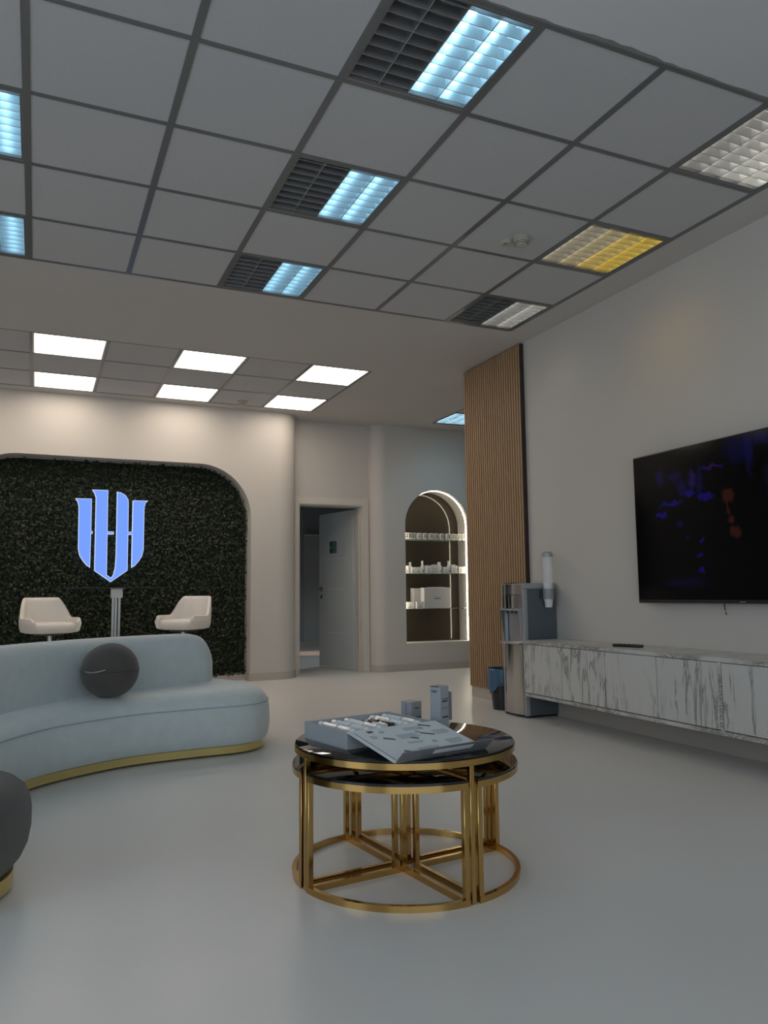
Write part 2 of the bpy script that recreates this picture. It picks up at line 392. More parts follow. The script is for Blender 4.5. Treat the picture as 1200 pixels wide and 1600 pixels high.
# mitred casing boards: left, right, head
for poly in ([(DX0-cw+0.004, 0), (DX0, 0), (DX0, DZ), (DX0-cw+0.004, DZ+cw)], [(DX1, 0), (DX1+cw, 0), (DX1+cw, DZ+cw), (DX1, DZ)], [(DX0, DZ+0.001), (DX1, DZ+0.001), (DX1+cw-0.002, DZ+cw+0.001), (DX0-cw+0.006, DZ+cw+0.001)]):
    obj('casing_board', prism(poly, -0.022, -0.001), 'casing', door)
b = bmesh.new(); box(DX0, DX0+0.012, 0, 0.2, 0, DZ, bm=b); box(DX1-0.012, DX1, 0, 0.2, 0, DZ, bm=b); box(DX0+0.012, DX1-0.012, 0, 0.2, DZ-0.012, DZ, bm=b)
box(DX1-0.024, DX1-0.012, 0.05, 0.1, 0, DZ-0.012, bm=b)
obj('jamb', b, 'casing', door)
leaf = obj('door_leaf', box(-0.80, 0, -0.02, 0.02, 0.012, 2.04, 0.003, 1), 'door', door, (DX1-0.022, 0.215, 0), (0, 0, math.radians(-77)))
for zz in (0.45, 1.02, 1.42):
    obj('moulding_line', box(-0.72, -0.10, -0.0225, -0.0195, zz, zz+0.012), 'casing', leaf)
    obj('moulding_line', box(-0.72, -0.10, 0.0195, 0.0225, zz, zz+0.012), 'casing', leaf)
for zz in (0.23, 1.03, 1.83): obj('hinge', box(-0.035, 0.012, 0.018, 0.032, zz, zz+0.085), 'steel', leaf)
for s in (-1, 1):
    hb = tube([(-0.745, 0.02*s, 1.03), (-0.745, 0.065*s, 1.03), (-0.63, 0.068*s, 1.03)], 0.009); obj('door_handle', hb, 'steel', leaf)
    obj('handle_rose', box(-0.77, -0.72, 0.02*s-0.006, 0.02*s+0.006, 1.0, 1.06, 0.003), 'steel', leaf)
    obj('key_plate', box(-0.765, -0.725, 0.02*s-0.005, 0.02*s+0.005, 0.9, 0.955, 0.003), 'dark', leaf)
sg = obj('door_sign', box(-0.53, -0.37, 0.02, 0.026, 1.5, 1.66), 'signgrey', leaf); sg['label'] = 'small dark green and grey sign plate'
# the side of the leaf seen from the lounge is its local -y or +y side, so the plate is on both
sg2 = obj('door_sign', box(-0.53, -0.37, -0.026, -0.02, 1.5, 1.66), 'signgrey', leaf)
for s in (-1, 1):
    obj('sign_patch', box(-0.53, -0.455, 0.026*s-0.001, 0.026*s+0.001, 1.5, 1.66), 'green', sg if s > 0 else sg2)
    obj('sign_arrow', box(-0.52, -0.465, 0.027*s-0.001, 0.027*s+0.001, 1.57, 1.585), mat('sign_mint', (0.15, 0.4, 0.28), 0.5), sg if s > 0 else sg2)

# ------------------------------------------------------------------ lay-in ceilings
LIGHTS1 = {(-1, -1), (-1, 1), (-1, 3), (2, -1), (2, 1), (2, 3), (5, -1), (5, 1), (5, 3)}
LIGHTS2 = {(c, r) for c in (-2, 0, 2, 4) for r in (0, 2)}  # outermost column is out of view, added for its light
tile_me = obj('ceiling_tile', box(-0.291, 0.291, -0.291, 0.291, 0, 0.015, 0.002, 1), 'tile').data
bpy.data.objects.remove(bpy.data.objects['ceiling_tile'])
cells = []
for (f, lights, key) in ((FIELDS[0], LIGHTS1, 0), (FIELDS[1], LIGHTS2, 1), (FIELDS[2], {(0, 2)}, 2)):
    nx = round((f[1]-f[0])/0.6); ny = round((f[3]-f[2])/0.6)
    for i in range(nx):
        for j in range(ny):
            c = (round(f[0]/0.6)+i, j-1) if key == 0 else ((round(f[0]/0.6)+i, j) if key == 1 else (i, j))
            x, y = f[0]+0.6*(i+.5), f[2]+0.6*(j+.5)
            if c in lights: cells.append((key, c, x, y)); continue
            obj('ceiling_tile', tile_me, None, ceiling, (x, y, H+0.003))
    for i in range(nx+1):
        w = 0.016 if key == 0 else 0.012
        obj('ceiling_runner', box(-w, w, f[2], f[3], -0.002, 0.004), 'runner', ceiling, (f[0]+0.6*i, 0, H+0.001))
    for j in range(ny+1):
        w = 0.0125 if key == 0 else 0.010
        obj('ceiling_runner', box(f[0], f[1], -w, w, -0.0015, 0.004), 'runner', ceiling, (0, f[2]+0.6*j, H+0.001))
# ragged plaster smear along the near edge of the grid
b = bmesh.new(); pts = []; x = 1.2
lo = []; hi = []
while x < 3.62:
    lo.append((x, -0.612)); hi.append((x, -0.619-0.008*random.random()-(0.010 if 2.0 < x < 2.35 else 0))); x += 0.045
prism(lo + hi[::-1], H-0.0015, H+0.001, 'z', b); struct(obj('trim_1', b, 'plaster'))

# ------------------------------------------------------------------ light fixtures
COLS = 4; CWD = 0.1375; NB_ = 9
def wedge_y(L):   # long reflector along y
    return prism([(-0.002, 0.0), (0.002, 0.0), (0.0012, 0.052), (-0.0012, 0.052)], -L/2, L/2, 'y')
long_me = obj('t', wedge_y(0.57), 'louver').data; bpy.data.objects.remove(bpy.data.objects['t'])
b = prism([(-0.0016, 0.001), (0.0016, 0.001), (0.001, 0.050), (-0.001, 0.050)], -CWD/2+0.002, CWD/2-0.002, 'x')
blade_me = obj('t', b, 'louver').data; bpy.data.objects.remove(bpy.data.objects['t'])
tube_me = {}
def tube_mesh(key, col, s):
    if key not in tube_me:
        bm = tube([(0, -0.27, 0.075), (0, 0.27, 0.075)], 0.014, 10)
        o = obj('t', bm, glow('tube_glow_'+key, col, s) if s else M['tube_off']); tube_me[key] = o.data; bpy.data.objects.remove(o)
    return tube_me[key]
CYAN = (0.36, 0.74, 1.0)
def louver_light(x, y, label, tubes, group='louvred ceiling lights'):
    t = thing('louver_light', label, 'ceiling light', (x, y, H+0.002), 0, group)
    h = bmesh.new(); e = 0.287
    box(-e, e, -e, e, 0.10, 0.104, bm=h); box(-e, -e+0.004, -e, e, 0.0, 0.10, bm=h); box(e-0.004, e, -e, e, 0.0, 0.10, bm=h)
    box(-e, e, -e, -e+0.004, 0.0, 0.10, bm=h); box(-e, e, e-0.004, e, 0.0, 0.10, bm=h)
    obj('housing', h, 'housing', t)
    fr = bmesh.new(); w = 0.010
    box(-e+0.004, e-0.004, -e+0.004, -e+0.004+w, 0.0, 0.004, bm=fr); box(-e+0.004, e-0.004, e-0.004-w, e-0.004, 0, 0.004, bm=fr)
    box(-e+0.004, -e+0.004+w, -e+0.014, e-0.014, 0, 0.004, bm=fr); box(e-0.004-w, e-0.004, -e+0.014, e-0.014, 0, 0.004, bm=fr)
    obj('frame', fr, 'runner', t)
    for k in range(COLS+1): obj('reflector', long_me, None, t, (-0.275+CWD*k*0.999, 0, 0.002))
    for k in range(COLS-1):
        if tubes[k] != tubes[k+1]: obj('added_divider', box(-0.002, 0.002, -0.282, 0.282, 0.053, 0.099), 'housing', t, (-0.275+CWD*(k+1), 0, 0))  # added to keep tube light out of the neighbouring trough
    for k in range(COLS):
        cx = -0.275+CWD*(k+.5)
        for i in range(NB_): obj('louver_blade', blade_me, None, t, (cx, -0.25+0.5*i/(NB_-1), 0.002))
        obj('fluorescent_tube', tubes[k], None, t, (cx, 0, 0))
    return t
OFF = tube_mesh('off', None, 0); CY = tube_mesh('cyan', CYAN, BLUE)
YEL = [tube_mesh('yellow%d' % i, c, s) for i, (c, s) in enumerate((((1, .85, .55), 5), ((1, .8, .42), 6), ((1, .70, .14), 8.5), ((1, .66, .07), 10)))]
WH = [tube_mesh('white%d' % i, (1, .95, .82), s) for i, s in enumerate((4, 5.5, 7.5, 9))]
led_first = [None]
def led_panel(x, y, label):
    t = thing('flat_ceiling_light', label, 'ceiling light', (x, y, H+0.001), 0, 'flat warm ceiling panels')
    fr = bmesh.new(); e = 0.287; w = 0.012
    for r in ((-e, e, -e, -e+w), (-e, e, e-w, e), (-e, -e+w, -e+w, e-w), (e-w, e, -e+w, e-w)): box(*r, 0.0, 0.012, bm=fr)
    obj('frame', fr, 'white', t); obj('diffuser', box(-e+w, e-w, -e+w, e-w, 0.004, 0.008), 'panel_glow', t)
LED_LAB = {(0, 2): 'warm flat ceiling panel above the planted alcove wall, at its sign', (4, 2): 'warm flat ceiling panel by the rounded column beside the door', (2, 2): 'warm flat ceiling panel beside the far smoke detector, close to alcove wall',
           (0, 0): 'warm flat ceiling panel at outer edge of the far grid, in line with sign', (2, 0): 'warm flat ceiling panel in middle of the far grid, on its outer edge', (4, 0): 'warm flat ceiling panel at the outer corner of the far grid'}
for key, c, x, y in cells:
    if key == 1: led_panel(x, y, LED_LAB.get(c) or ('warm flat ceiling panel out of view beyond the sign, added for light next to the alcove wall' if c[1] else 'warm flat ceiling panel out of view beyond the sign, added for light on the outer grid edge'))
    elif key == 2: louver_light(x, y, 'cyan louvred ceiling light near the arched niche wall, beyond the slat panel', [tube_mesh('bright', (0.5, 0.83, 1.0), 30)]*4, 'louvred ceiling light by the niche')
    elif c[0] == 2: louver_light(x, y, {-1: 'half lit cyan louvred ceiling light touching the smeared plaster edge', 1: 'half lit cyan louvred ceiling light in the middle of the grid', 3: 'half lit cyan louvred ceiling light at the far plaster edge of the grid'}[c[1]], [OFF, OFF, CY, CY])
    elif c == (5, -1): louver_light(x, y, 'pale white louvred ceiling light high above the television', WH)
    elif c == (5, 1): louver_light(x, y, 'yellow louvred ceiling light beside the smoke detector near right wall', YEL)
    elif c == (5, 3): louver_light(x, y, 'half lit white louvred ceiling light nearest the wood slat panel', [OFF, OFF, WH[1], WH[2]])
    else: louver_light(x, y, {-1: 'cyan louvred ceiling light in the outer column, first row of the grid', 1: 'larger looking cyan louvred ceiling light beside the broad grey runner, middle row', 3: 'cyan louvred ceiling light beside the broad grey runner at the far plaster edge'}[c[1]], [OFF, OFF, CY, CY])
# smoke detectors
def detector(x, y, label, side):
    t = thing('smoke_detector', label, 'smoke detector', (x, y, H+0.003), 0, 'smoke detectors')
    obj('base_disc', lathe([(0, 0), (0.052, 0), (0.052, -0.014), (0.045, -0.018), (0, -0.018)], 28), 'cream', t)
    obj('sensor_head', lathe([(0.044, -0.018), (0.043, -0.034), (0.036, -0.048), (0.02, -0.052), (0, -0.052)], 28), 'cream', t)
    for zz in (-0.030, -0.040):
        r = 0.0435 if zz > -0.035 else 0.0405
        obj('sensor_slot', lathe([(r+0.001, zz), (r+0.001, zz-0.003), (r-0.004, zz-0.003), (r-0.004, zz), (r+0.001, zz)], 28), 'dark', t)
    if side:
        sd = obj('indicator_plate', lathe([(0, 0), (0.042, 0), (0.042, -0.008), (0.03, -0.02), (0, -0.022)], 24, None, side), 'cream', t)
        obj('indicator_hole', lathe([(0, 0), (0.006, 0), (0.006, -0.003), (0, -0.003)], 10, None, (side[0]-0.012, side[1]-0.012)), 'dark', sd, (0, 0, -0.020))
detector(2.735, 0.945, 'cream smoke detector with round indicator plate on the near ceiling grid', (-0.06, 0.075))
detector(2.13, 5.52, 'small cream smoke detector between the warm flat ceiling panels', None)

# ------------------------------------------------------------------ planted alcove wall and sign
gw = thing('plant_wall', 'dark green leafy plant wall filling the rounded alcove', 'plant wall', ((AX0+AX1)/2, AYB, 0.06))
cx0 = (AX0+AX1)/2
bk = inset([(p[0]-cx0, p[1]-0.06) for p in reversed([(AX0, 0.07)] + notch[1:-1] + [(AX1, 0.07)])], 0.012)
obj('backing', prism([(p.x, p.y) for p in bk], -0.012, -0.004), mat('plant_backing', (0.006, 0.012, 0.005), 0.9), gw)
verts = []; faces = []
def inside(x, z):
    if not (AX0 < x < AX1 and 0.05 < z < AZ): return False
    for c in (AX0+AR, AX1-AR):
        if ((x < c) if c < 1 else (x > c)) and z > AZ-AR: return (x-c)**2+(z-AZ+AR)**2 < (AR-0.01)**2
    return True
rnd = random.Random(3)
for _ in range(21000):
    x, z = rnd.uniform(AX0+0.015, AX1-0.012), rnd.uniform(0.06, AZ-0.015)
    if not inside(x, z): continue
    y = -0.012-rnd.random()**1.5*0.055
    L = rnd.uniform(0.022, 0.046); w = L*rnd.uniform(0.28, 0.45); a = rnd.uniform(0, 2*PI)
    d = Vector((math.cos(a), -rnd.uniform(0.0, 0.9), math.sin(a)-0.35)).normalized(); n = Vector((rnd.uniform(-.6, .6), -1, rnd.uniform(-.2, .9))).normalized()
    s = d.cross(n).normalized(); n = s.cross(d)
    o = Vector((x-cx0, y, z-0.06)); i = len(verts)
    verts += [o, o+d*L*0.45+s*w-n*0.004, o+d*L, o+d*L*0.45-s*w-n*0.004, o+d*L*0.5+n*0.003]
    faces += [(i, i+1, i+4), (i+1, i+2, i+4), (i+2, i+3, i+4), (i+3, i, i+4)]
me = bpy.data.meshes.new('leaves'); me.from_pydata([tuple(v) for v in verts], [], faces); me.materials.append(M['leaf'])
lv = bpy.data.objects.new('leaves', me); link(lv, gw); lv['kind'] = 'stuff'

L1 = [(0.455, 2.004), (0.62, 2.006), (0.624, 1.657), (0.639, 1.657), (0.637, 1.63), (0.622, 1.63), (0.622, 1.267), (0.585, 1.293), (0.541, 1.348), (0.511, 1.399), (0.497, 1.47), (0.491, 1.915), (0.480, 1.966)]
L2 = [(0.622, 2.105), (0.784, 2.106), (0.788, 1.658), (0.853, 1.657), (0.851, 1.628), (0.788, 1.627), (0.792, 1.191), (0.836, 1.16), (0.858, 1.196), (0.874, 1.269), (0.879, 1.403), (0.875, 2.094), (0.915, 2.087), (0.961, 2.061), (0.992, 2.017), (0.998, 1.981), (1.001, 1.659), (1.041, 1.66), (1.041, 2.004), (1.205, 2.006), (1.175, 1.977), (1.165, 1.923), (1.166, 1.469), (1.151, 1.395), (1.117, 1.337), (1.074, 1.285), (1.042, 1.267), (1.041, 1.628), (1.001, 1.627), (1.003, 1.238), (0.834, 1.114), (0.665, 1.235), (0.660, 2.019), (0.646, 2.066)]
sn = thing('wall_sign', 'glowing blue emblem sign of upright strokes on the plant wall', 'sign', (0.83, 6.02, 1.114))
for P in (L1, L2):
    P = [(x-0.83, z-1.114) for x, z in P]
    r = obj('letter_body', prism(P, -0.035, 0.0), 'sign_rim', sn)
    q = inset(P[::-1], 0.006)
    obj('letter_face', prism([(v.x, v.y) for v in q], -0.038, -0.0345), 'sign_face', r)
for dx, dz in ((-0.3, 0.5), (-0.1, 0.3), (0.1, 0.4), (0.28, 0.5)): obj('standoff', tube([(dx, -0.002, dz), (dx, 0.075, dz)], 0.006, 8), 'dark', sn)

# ------------------------------------------------------------------ arched niche with shelves
struct(obj('trim_2', prism([(NX0, NB)] + [(p[0], p[1]) for p in la] + [(p[0], p[1]) for p in ra[1:]] + [(NX1, NB)], NYB-0.006, NYB), 'mirror'))
nl = thing('led_strip', 'warm led strip running round the inside of the arched niche', 'led strip', (NC, 6.09, NZ))
pts = [(NR-0.004, 0, NB+0.01-NZ)] + [((NR-0.004)*math.cos(PI*i/28), 0, (NR-0.004)*math.sin(PI*i/28)) for i in range(29)] + [(-NR+0.004, 0, NB+0.01-NZ)]
bm = bmesh.new(); A = [(bm.verts.new((p[0], -0.006, p[2])), bm.verts.new((p[0], 0.006, p[2])), bm.verts.new((p[0]*0.992, 0.005, p[2]*(0.992 if p[2] > 0 else 1))), bm.verts.new((p[0]*0.992, -0.005, p[2]*(0.992 if p[2] > 0 else 1)))) for p in pts]
for P_, Q_ in zip(A, A[1:]):
    for k in range(4): bm.faces.new((P_[k], P_[(k+1) % 4], Q_[(k+1) % 4], Q_[k]))
bm.faces.new(A[0]); bm.faces.new(A[-1])
obj('diffuser', bm, 'strip_glow', nl)
SH = [(1.655, 'upper glass shelf in the arched niche, holding lettered cartons'), (1.218, 'middle glass shelf in the arched niche, holding bottles'), (0.768, 'lower glass shelf in the arched niche, holding the large box')]
for z, lab in SH:
    t = thing('glass_shelf', lab, 'shelf', (NC, 6.20, z-0.008), 0, 'glass shelves in the niche')
    obj('pane', box(-NR+0.002, NR-0.002, -0.085, 0.112, 0, 0.008), 'shelf_glass', t)
    for sx in (-1, 1): obj('bracket', box(sx*(NR-0.010)-0.006, sx*(NR-0.010)+0.006, -0.02, 0.02, -0.01, 0), 'steel', t)
SY = 6.16
PXM = 0.0096
def sx(px): return 4.405 + (px-636)*PXM
# lettered cartons
b = bmesh.new()
for px in (637.5, 643.3, 650, 658.5, 667, 676, 684, 692.5, 702, 711, 719.5, 727):
    t = thing('product_carton', 'small white carton with a brown letter mark on upper glass shelf', 'carton', (sx(px), SY+random.uniform(-.01, .01), 1.655), random.uniform(-.08, .08), 'lettered cartons on the upper shelf')
    obj('carton', box(-0.026, 0.026, -0.026, 0.026, 0, 0.082, 0.001, 1), 'pack', t)
    lm = bmesh.new()
    for r in ((-0.019, -0.010, 0.010, 0.068), (0.010, 0.019, 0.010, 0.068), (-0.010, 0.010, 0.058, 0.068), (-0.010, 0.010, 0.032, 0.041)): box(r[0], r[1], -0.0275, -0.0255, r[2], r[3], bm=lm)
    obj('letter_mark', lm, 'brown', t)
def carton(px0, px1, h, z, label, dy=0, m='pack', group='cartons on the middle shelf', d=0.05):
    w = (px1-px0)*PXM/2
    t = thing('product_carton', label, 'carton', (sx((px0+px1)/2), SY+dy, z), 0, group)
    obj('carton', box(-w, w, -d/2, d/2, 0, h, 0.001, 1), m, t)
    pr = bmesh.new(); box(-0.006, 0.006, -d/2-0.001, -d/2+0.0005, h*0.45, h*0.45+0.012, bm=pr); box(-w*0.6, w*0.6, -d/2-0.001, -d/2+0.0005, h*0.18, h*0.18+0.007, bm=pr)
    obj('print', pr, 'ink', t)['kind'] = 'stuff'
def bottle(px, h, r, z, label, dy=0, cap=0.35, pump=False):
    t = thing('product_bottle', label, 'bottle', (sx(px), SY+dy, z), 0, 'bottles on the middle shelf')
    hb = h*(1-cap)
    obj('bottle_body', lathe([(0, 0), (r, 0), (r, hb*0.9), (r*0.8, hb), (0, hb)], 18), 'pack', t)
    obj('cap', lathe([(0, hb), (r*0.62, hb), (r*0.62, h), (0, h)], 16), 'white', t)
    obj('print', box(-0.008, 0.008, -r-0.0008, -r+0.006, hb*0.18, hb*0.18+0.016), 'ink', t)
z = 1.218
MID = 'small white carton among the bottles on the middle glass shelf'
for a in ((634.5, 640.5, .095), (644.5, 650.5, .078), (651, 658.5, .078), (666, 675.5, .10), (677, 683, .112), (693.5, 699.5, .082), (706.5, 711.5, .112), (717, 722.3, .085), (723, 728, .085)): carton(a[0], a[1], a[2], z, MID, -0.01)
bottle(648, .145, .026, z, 'short white bottle with narrow cap behind cartons on middle shelf', 0.075, 0.3)
bottle(662.5, .160, .022, z, 'tall white bottle near the left end of the middle glass shelf', 0.0)
bottle(688, .145, .034, z, 'wide white bottle with silver cap on the middle glass shelf', 0.0, 0.28)
bottle(702.7, .160, .022, z, 'tall white bottle near the right end of the middle glass shelf', 0.0)
carton(713.2, 716.4, .10, z, 'narrow plain white carton on the middle glass shelf', 0.0)
z = 0.768
t = thing('gift_box', 'large pale grey product box lying on the lower glass shelf', 'box', (sx(684.5), 6.205, z), math.radians(3), None)
obj('box_body', box(-0.195, 0.195, -0.05, 0.05, 0, 0.262, 0.003, 1), 'packgrey', t); obj('box_spine', box(-0.203, -0.195, -0.051, 0.051, 0, 0.264), 'white', t)
obj('lid_edge', prism([(-0.195, 0.262), (0.195, 0.262), (0.06, 0.272), (-0.06, 0.272)], -0.045, 0.045), 'white', t)
pr = bmesh.new(); box(-0.055, 0.045, -0.0515, -0.0495, 0.118, 0.127, bm=pr); box(-0.06, 0.055, -0.0515, -0.0495, 0.14, 0.143, bm=pr); obj('print', pr, 'ink', t)
t = thing('gift_box', 'upright pale grey box with white spine beside the large box', 'box', (sx(657.5), 6.26, z), 0, None)
obj('box_body', box(-0.045, 0.05, -0.03, 0.03, 0, 0.258, 0.003, 1), 'packgrey', t); obj('box_spine', box(-0.062, -0.045, -0.031, 0.031, 0, 0.26), 'white', t)
carton(636, 646.5, .085, z, 'small white printed carton at the end of lower glass shelf', -0.02, 'pack', 'cartons on the lower shelf')
carton(650, 660.5, .085, z, 'small white printed carton in front of the upright box', -0.045, 'pack', 'cartons on the lower shelf', 0.04)

# ------------------------------------------------------------------ wood slat panel
sp = thing('slat_panel', 'oak vertical slat panel on the wall behind the water dispenser', 'wall panel', (XW, 3.11, 0.10))
obj('felt_backing', box(-0.012, -0.0005, -0.48, 0.48, 0, 2.99), 'felt', sp)
obj('edge_trim', box(-0.034, -0.0005, -0.495, -0.481, 0, 2.99), 'felt', sp)
slat = obj('slat', box(-0.034, -0.0125, -0.0115, 0.0115, 0, 2.99, 0.003, 1), 'wood', sp, (0, -0.465, 0))
for i in range(1, 26):
    c = slat.copy(); link(c, sp); c.location = (0, -0.465+0.93*i/25, 0)

# ------------------------------------------------------------------ television
tv = thing('television', 'large wall-mounted flat television showing a dark blue video scene', 'television', (XW, 0.405, 0.88))
obj('tv_body', box(-0.075, -0.03, -0.845, 0.845, 0, 0.98, 0.004, 2), 'black', tv)
obj('wall_mount', box(-0.03, -0.0005, -0.3, 0.3, 0.25, 0.72), 'dark', tv)
def screen_mat():
    m = bpy.data.materials.new('screen_video'); m.use_nodes = True; nt = m.node_tree; b = nt.nodes['Principled BSDF']
    b.inputs['Base Color'].default_value = (0.002, 0.002, 0.003, 1); b.inputs['Roughness'].default_value = 0.12; b.inputs['Specular IOR Level'].default_value = 0.12
    tc = nt.nodes.new('ShaderNodeTexCoord'); ns = nt.nodes.new('ShaderNodeTexNoise'); ns.inputs['Scale'].default_value = 22; nt.links.new(tc.outputs['Object'], ns.inputs['Vector'])
    sub = nt.nodes.new('ShaderNodeVectorMath'); sub.operation = 'SUBTRACT'; sub.inputs[1].default_value = (.5, .5, .5); nt.links.new(ns.outputs['Color'], sub.inputs[0])
    scl = nt.nodes.new('ShaderNodeVectorMath'); scl.operation = 'SCALE'; scl.inputs['Scale'].default_value = 0.07; nt.links.new(sub.outputs[0], scl.inputs[0])
    ad = nt.nodes.new('ShaderNodeVectorMath'); ad.operation = 'ADD'; nt.links.new(tc.outputs['Object'], ad.inputs[0]); nt.links.new(scl.outputs[0], ad.inputs[1])
    last = None
    B1 = (0.004, 0.003, 0.10); B2 = (0.002, 0.002, 0.03); PU = (0.012, 0.004, 0.06); RED = (0.03, 0.006, 0.004); GR = (0.003, 0.005, 0.012)
    # y, z, half widths on the screen
    blobs = [(0.60, 0.80, .035, .06, B2), (0.48, 0.80, .06, .03, B2), (0.52, 0.63, .10, .018, B1), (0.60, 0.565, .05, .022, B1), (0.45, 0.50, .025, .02, B2),
             (0.27, 0.74, .02, .11, B2), (0.33, 0.76, .035, .06, PU), (0.42, 0.72, .05, .05, B2), (0.23, 0.645, .06, .025, B1), (0.17, 0.82, .09, .014, PU), (0.35, 0.68, .05, .025, B1),
             (-0.02, 0.90, .10, .09, (0.001, 0.001, 0.02)), (-0.10, 0.86, .03, .13, B2), (-0.2, 0.93, .08, .04, B2), (0.27, 0.38, .014, .012, B1), (0.40, 0.405, .014, .010, B1), (0.29, 0.29, .03, .014, B1), (0.29, 0.20, .03, .018, B1), (0.42, 0.13, .18, .03, (0.001, 0.001, 0.012)),
             (0.06, 0.635, .045, .045, RED), (0.045, 0.49, .035, .022, RED), (0.02, 0.41, .035, .045, RED), (0.065, 0.56, .010, .04, RED),
             (-0.30, 0.70, .11, .14, GR), (-0.37, 0.24, .05, .03, B1), (-0.55, 0.5, .1, .3, B2)]
    for y, zz, sy, sz, col in blobs:
        d = nt.nodes.new('ShaderNodeVectorMath'); d.operation = 'SUBTRACT'; nt.links.new(ad.outputs[0], d.inputs[0]); d.inputs[1].default_value = (0, y, zz)
        q = nt.nodes.new('ShaderNodeVectorMath'); q.operation = 'MULTIPLY'; nt.links.new(d.outputs[0], q.inputs[0]); q.inputs[1].default_value = (0, 1/sy, 1/sz)
        l = nt.nodes.new('ShaderNodeVectorMath'); l.operation = 'LENGTH'; nt.links.new(q.outputs[0], l.inputs[0])
        r = nt.nodes.new('ShaderNodeMapRange'); r.inputs['From Min'].default_value = 1.15; r.inputs['From Max'].default_value = 0.6; nt.links.new(l.outputs['Value'], r.inputs['Value'])
        s = nt.nodes.new('ShaderNodeVectorMath'); s.operation = 'SCALE'; s.inputs[0].default_value = col; nt.links.new(r.outputs['Result'], s.inputs['Scale'])
        if last is None: last = s
        else:
            a = nt.nodes.new('ShaderNodeVectorMath'); a.operation = 'ADD'; nt.links.new(last.outputs[0], a.inputs[0]); nt.links.new(s.outputs[0], a.inputs[1]); last = a
    nt.links.new(last.outputs[0], b.inputs['Emission Color']); b.inputs['Emission Strength'].default_value = 0.65
    return m
obj('screen', box(-0.0765, -0.0745, -0.837, 0.837, 0.022, 0.972), screen_mat(), tv)
obj('maker_mark', box(-0.0765, -0.0745, -0.02, 0.02, 0.008, 0.012), 'silver', tv)
obj('cable', tube([(-0.03, 0.17, 0.02), (-0.035, 0.17, -0.01), (-0.034, 0.168, -0.035), (-0.038, 0.16, -0.055), (-0.04, 0.152, -0.066)], 0.0035, 8), 'black', tv)

# ------------------------------------------------------------------ floating console
CX0 = 3.50; ZB, ZT = 0.182, 0.596
wt = tag(obj('console_worktop', box(0, XW-CX0-0.001, -4.2, 0, 0, 0.026, 0.002, 1), 'marble', None, (CX0, 2.185, ZT-0.026)), 'long white marble worktop over the floating cabinets', 'worktop')
obj('edge_band', box(-0.0015, 0.0, -4.2, 0, 0.001, 0.025), 'marble_edge', wt)
def cabinet(y1, doors, label):
    n = len(doors); wsum = sum(doors)
    t = thing('floating_cabinet', label, 'cabinet', (CX0, y1, ZB), 0, 'floating marble cabinets')
    g = 0.022
    obj('body', box(0.0205, XW-CX0-0.001, -wsum-g, -0.018, 0.024, ZT-0.026-ZB-0.001), 'dark', t)  # body made dark: shade of the door gaps put into its colour
    obj('side_panel', box(0.0205, XW-CX0-0.001, -0.0175, 0, 0.024, ZT-0.026-ZB-0.001), 'marble', t)
    bt = obj('bottom_panel', box(0.0, XW-CX0-0.001, -wsum-g, 0, 0, 0.023), 'marble', t)
    obj('edge_band', box(-0.0015, 0.0, -wsum-g, 0, 0.001, 0.022), 'marble_edge', bt)
    y = 0
    for d in doors:
        obj('cabinet_door', box(0.0, 0.018, -d+0.0025, -0.0025, 0.0285, ZT-0.026-ZB-0.003, 0.001, 1), 'marble', t, (0, y, 0)); y -= d
    obj('end_panel', box(0.0, 0.0195, -wsum-g, -wsum, 0.024, ZT-0.026-ZB-0.001), 'marble_edge', t)
cabinet(2.183, [0.462]*4, 'white marble floating cabinet beside the water dispenser')
cabinet(2.183-4*0.462-0.024, [0.462]*4, 'white marble floating cabinet under the television, away from the dispenser')
rm = thing('remote_control', 'black remote control lying on the marble worktop', 'remote', (3.652, 1.207, ZT), math.radians(22))
obj('remote_body', box(-0.022, 0.022, -0.10, 0.10, 0, 0.018, 0.005, 2), 'black', rm)
for i in range(5):
    for j in (-1, 0, 1): obj('button', box(j*0.012-0.004, j*0.012+0.004, -0.07+i*0.03, -0.06+i*0.03, 0.017, 0.0195), 'dark', rm)

# ------------------------------------------------------------------ water dispenser (front faces -x)
wd = thing('water_dispenser', 'silver and slate freestanding water dispenser beside the cabinets', 'water dispenser', (3.70, 2.415, 0))
x0, x1, y0, y1 = -0.13, 0.165, -0.155, 0.155
obj('side_panel', box(-0.105, x1, y0, y0+0.012, 0.02, 0.985), 'slate', wd); obj('side_panel', box(-0.105, x1, y1-0.012, y1, 0.02, 0.985), 'slate', wd)
obj('body', box(-0.09, x1-0.002, y0+0.012, y1-0.012, 0.015, 0.985), 'silver', wd)
obj('plinth', box(-0.13, x1-0.01, y0+0.01, y1-0.01, 0, 0.016), 'black', wd)
tp = obj('top_cover', box(-0.138, x1, y0-0.001, y1+0.001, 0.985, 1.03, 0.006, 2), 'silver', wd)
obj('display_strip', box(-0.14, -0.08, -0.10, 0.12, 1.029, 1.033), 'black', tp)
for s in (-1, 1): obj('corner_post', box(-0.135, -0.10, s*0.1385-0.0175, s*0.1385+0.0175, 0.015, 0.985, 0.004, 1), 'silver', wd)
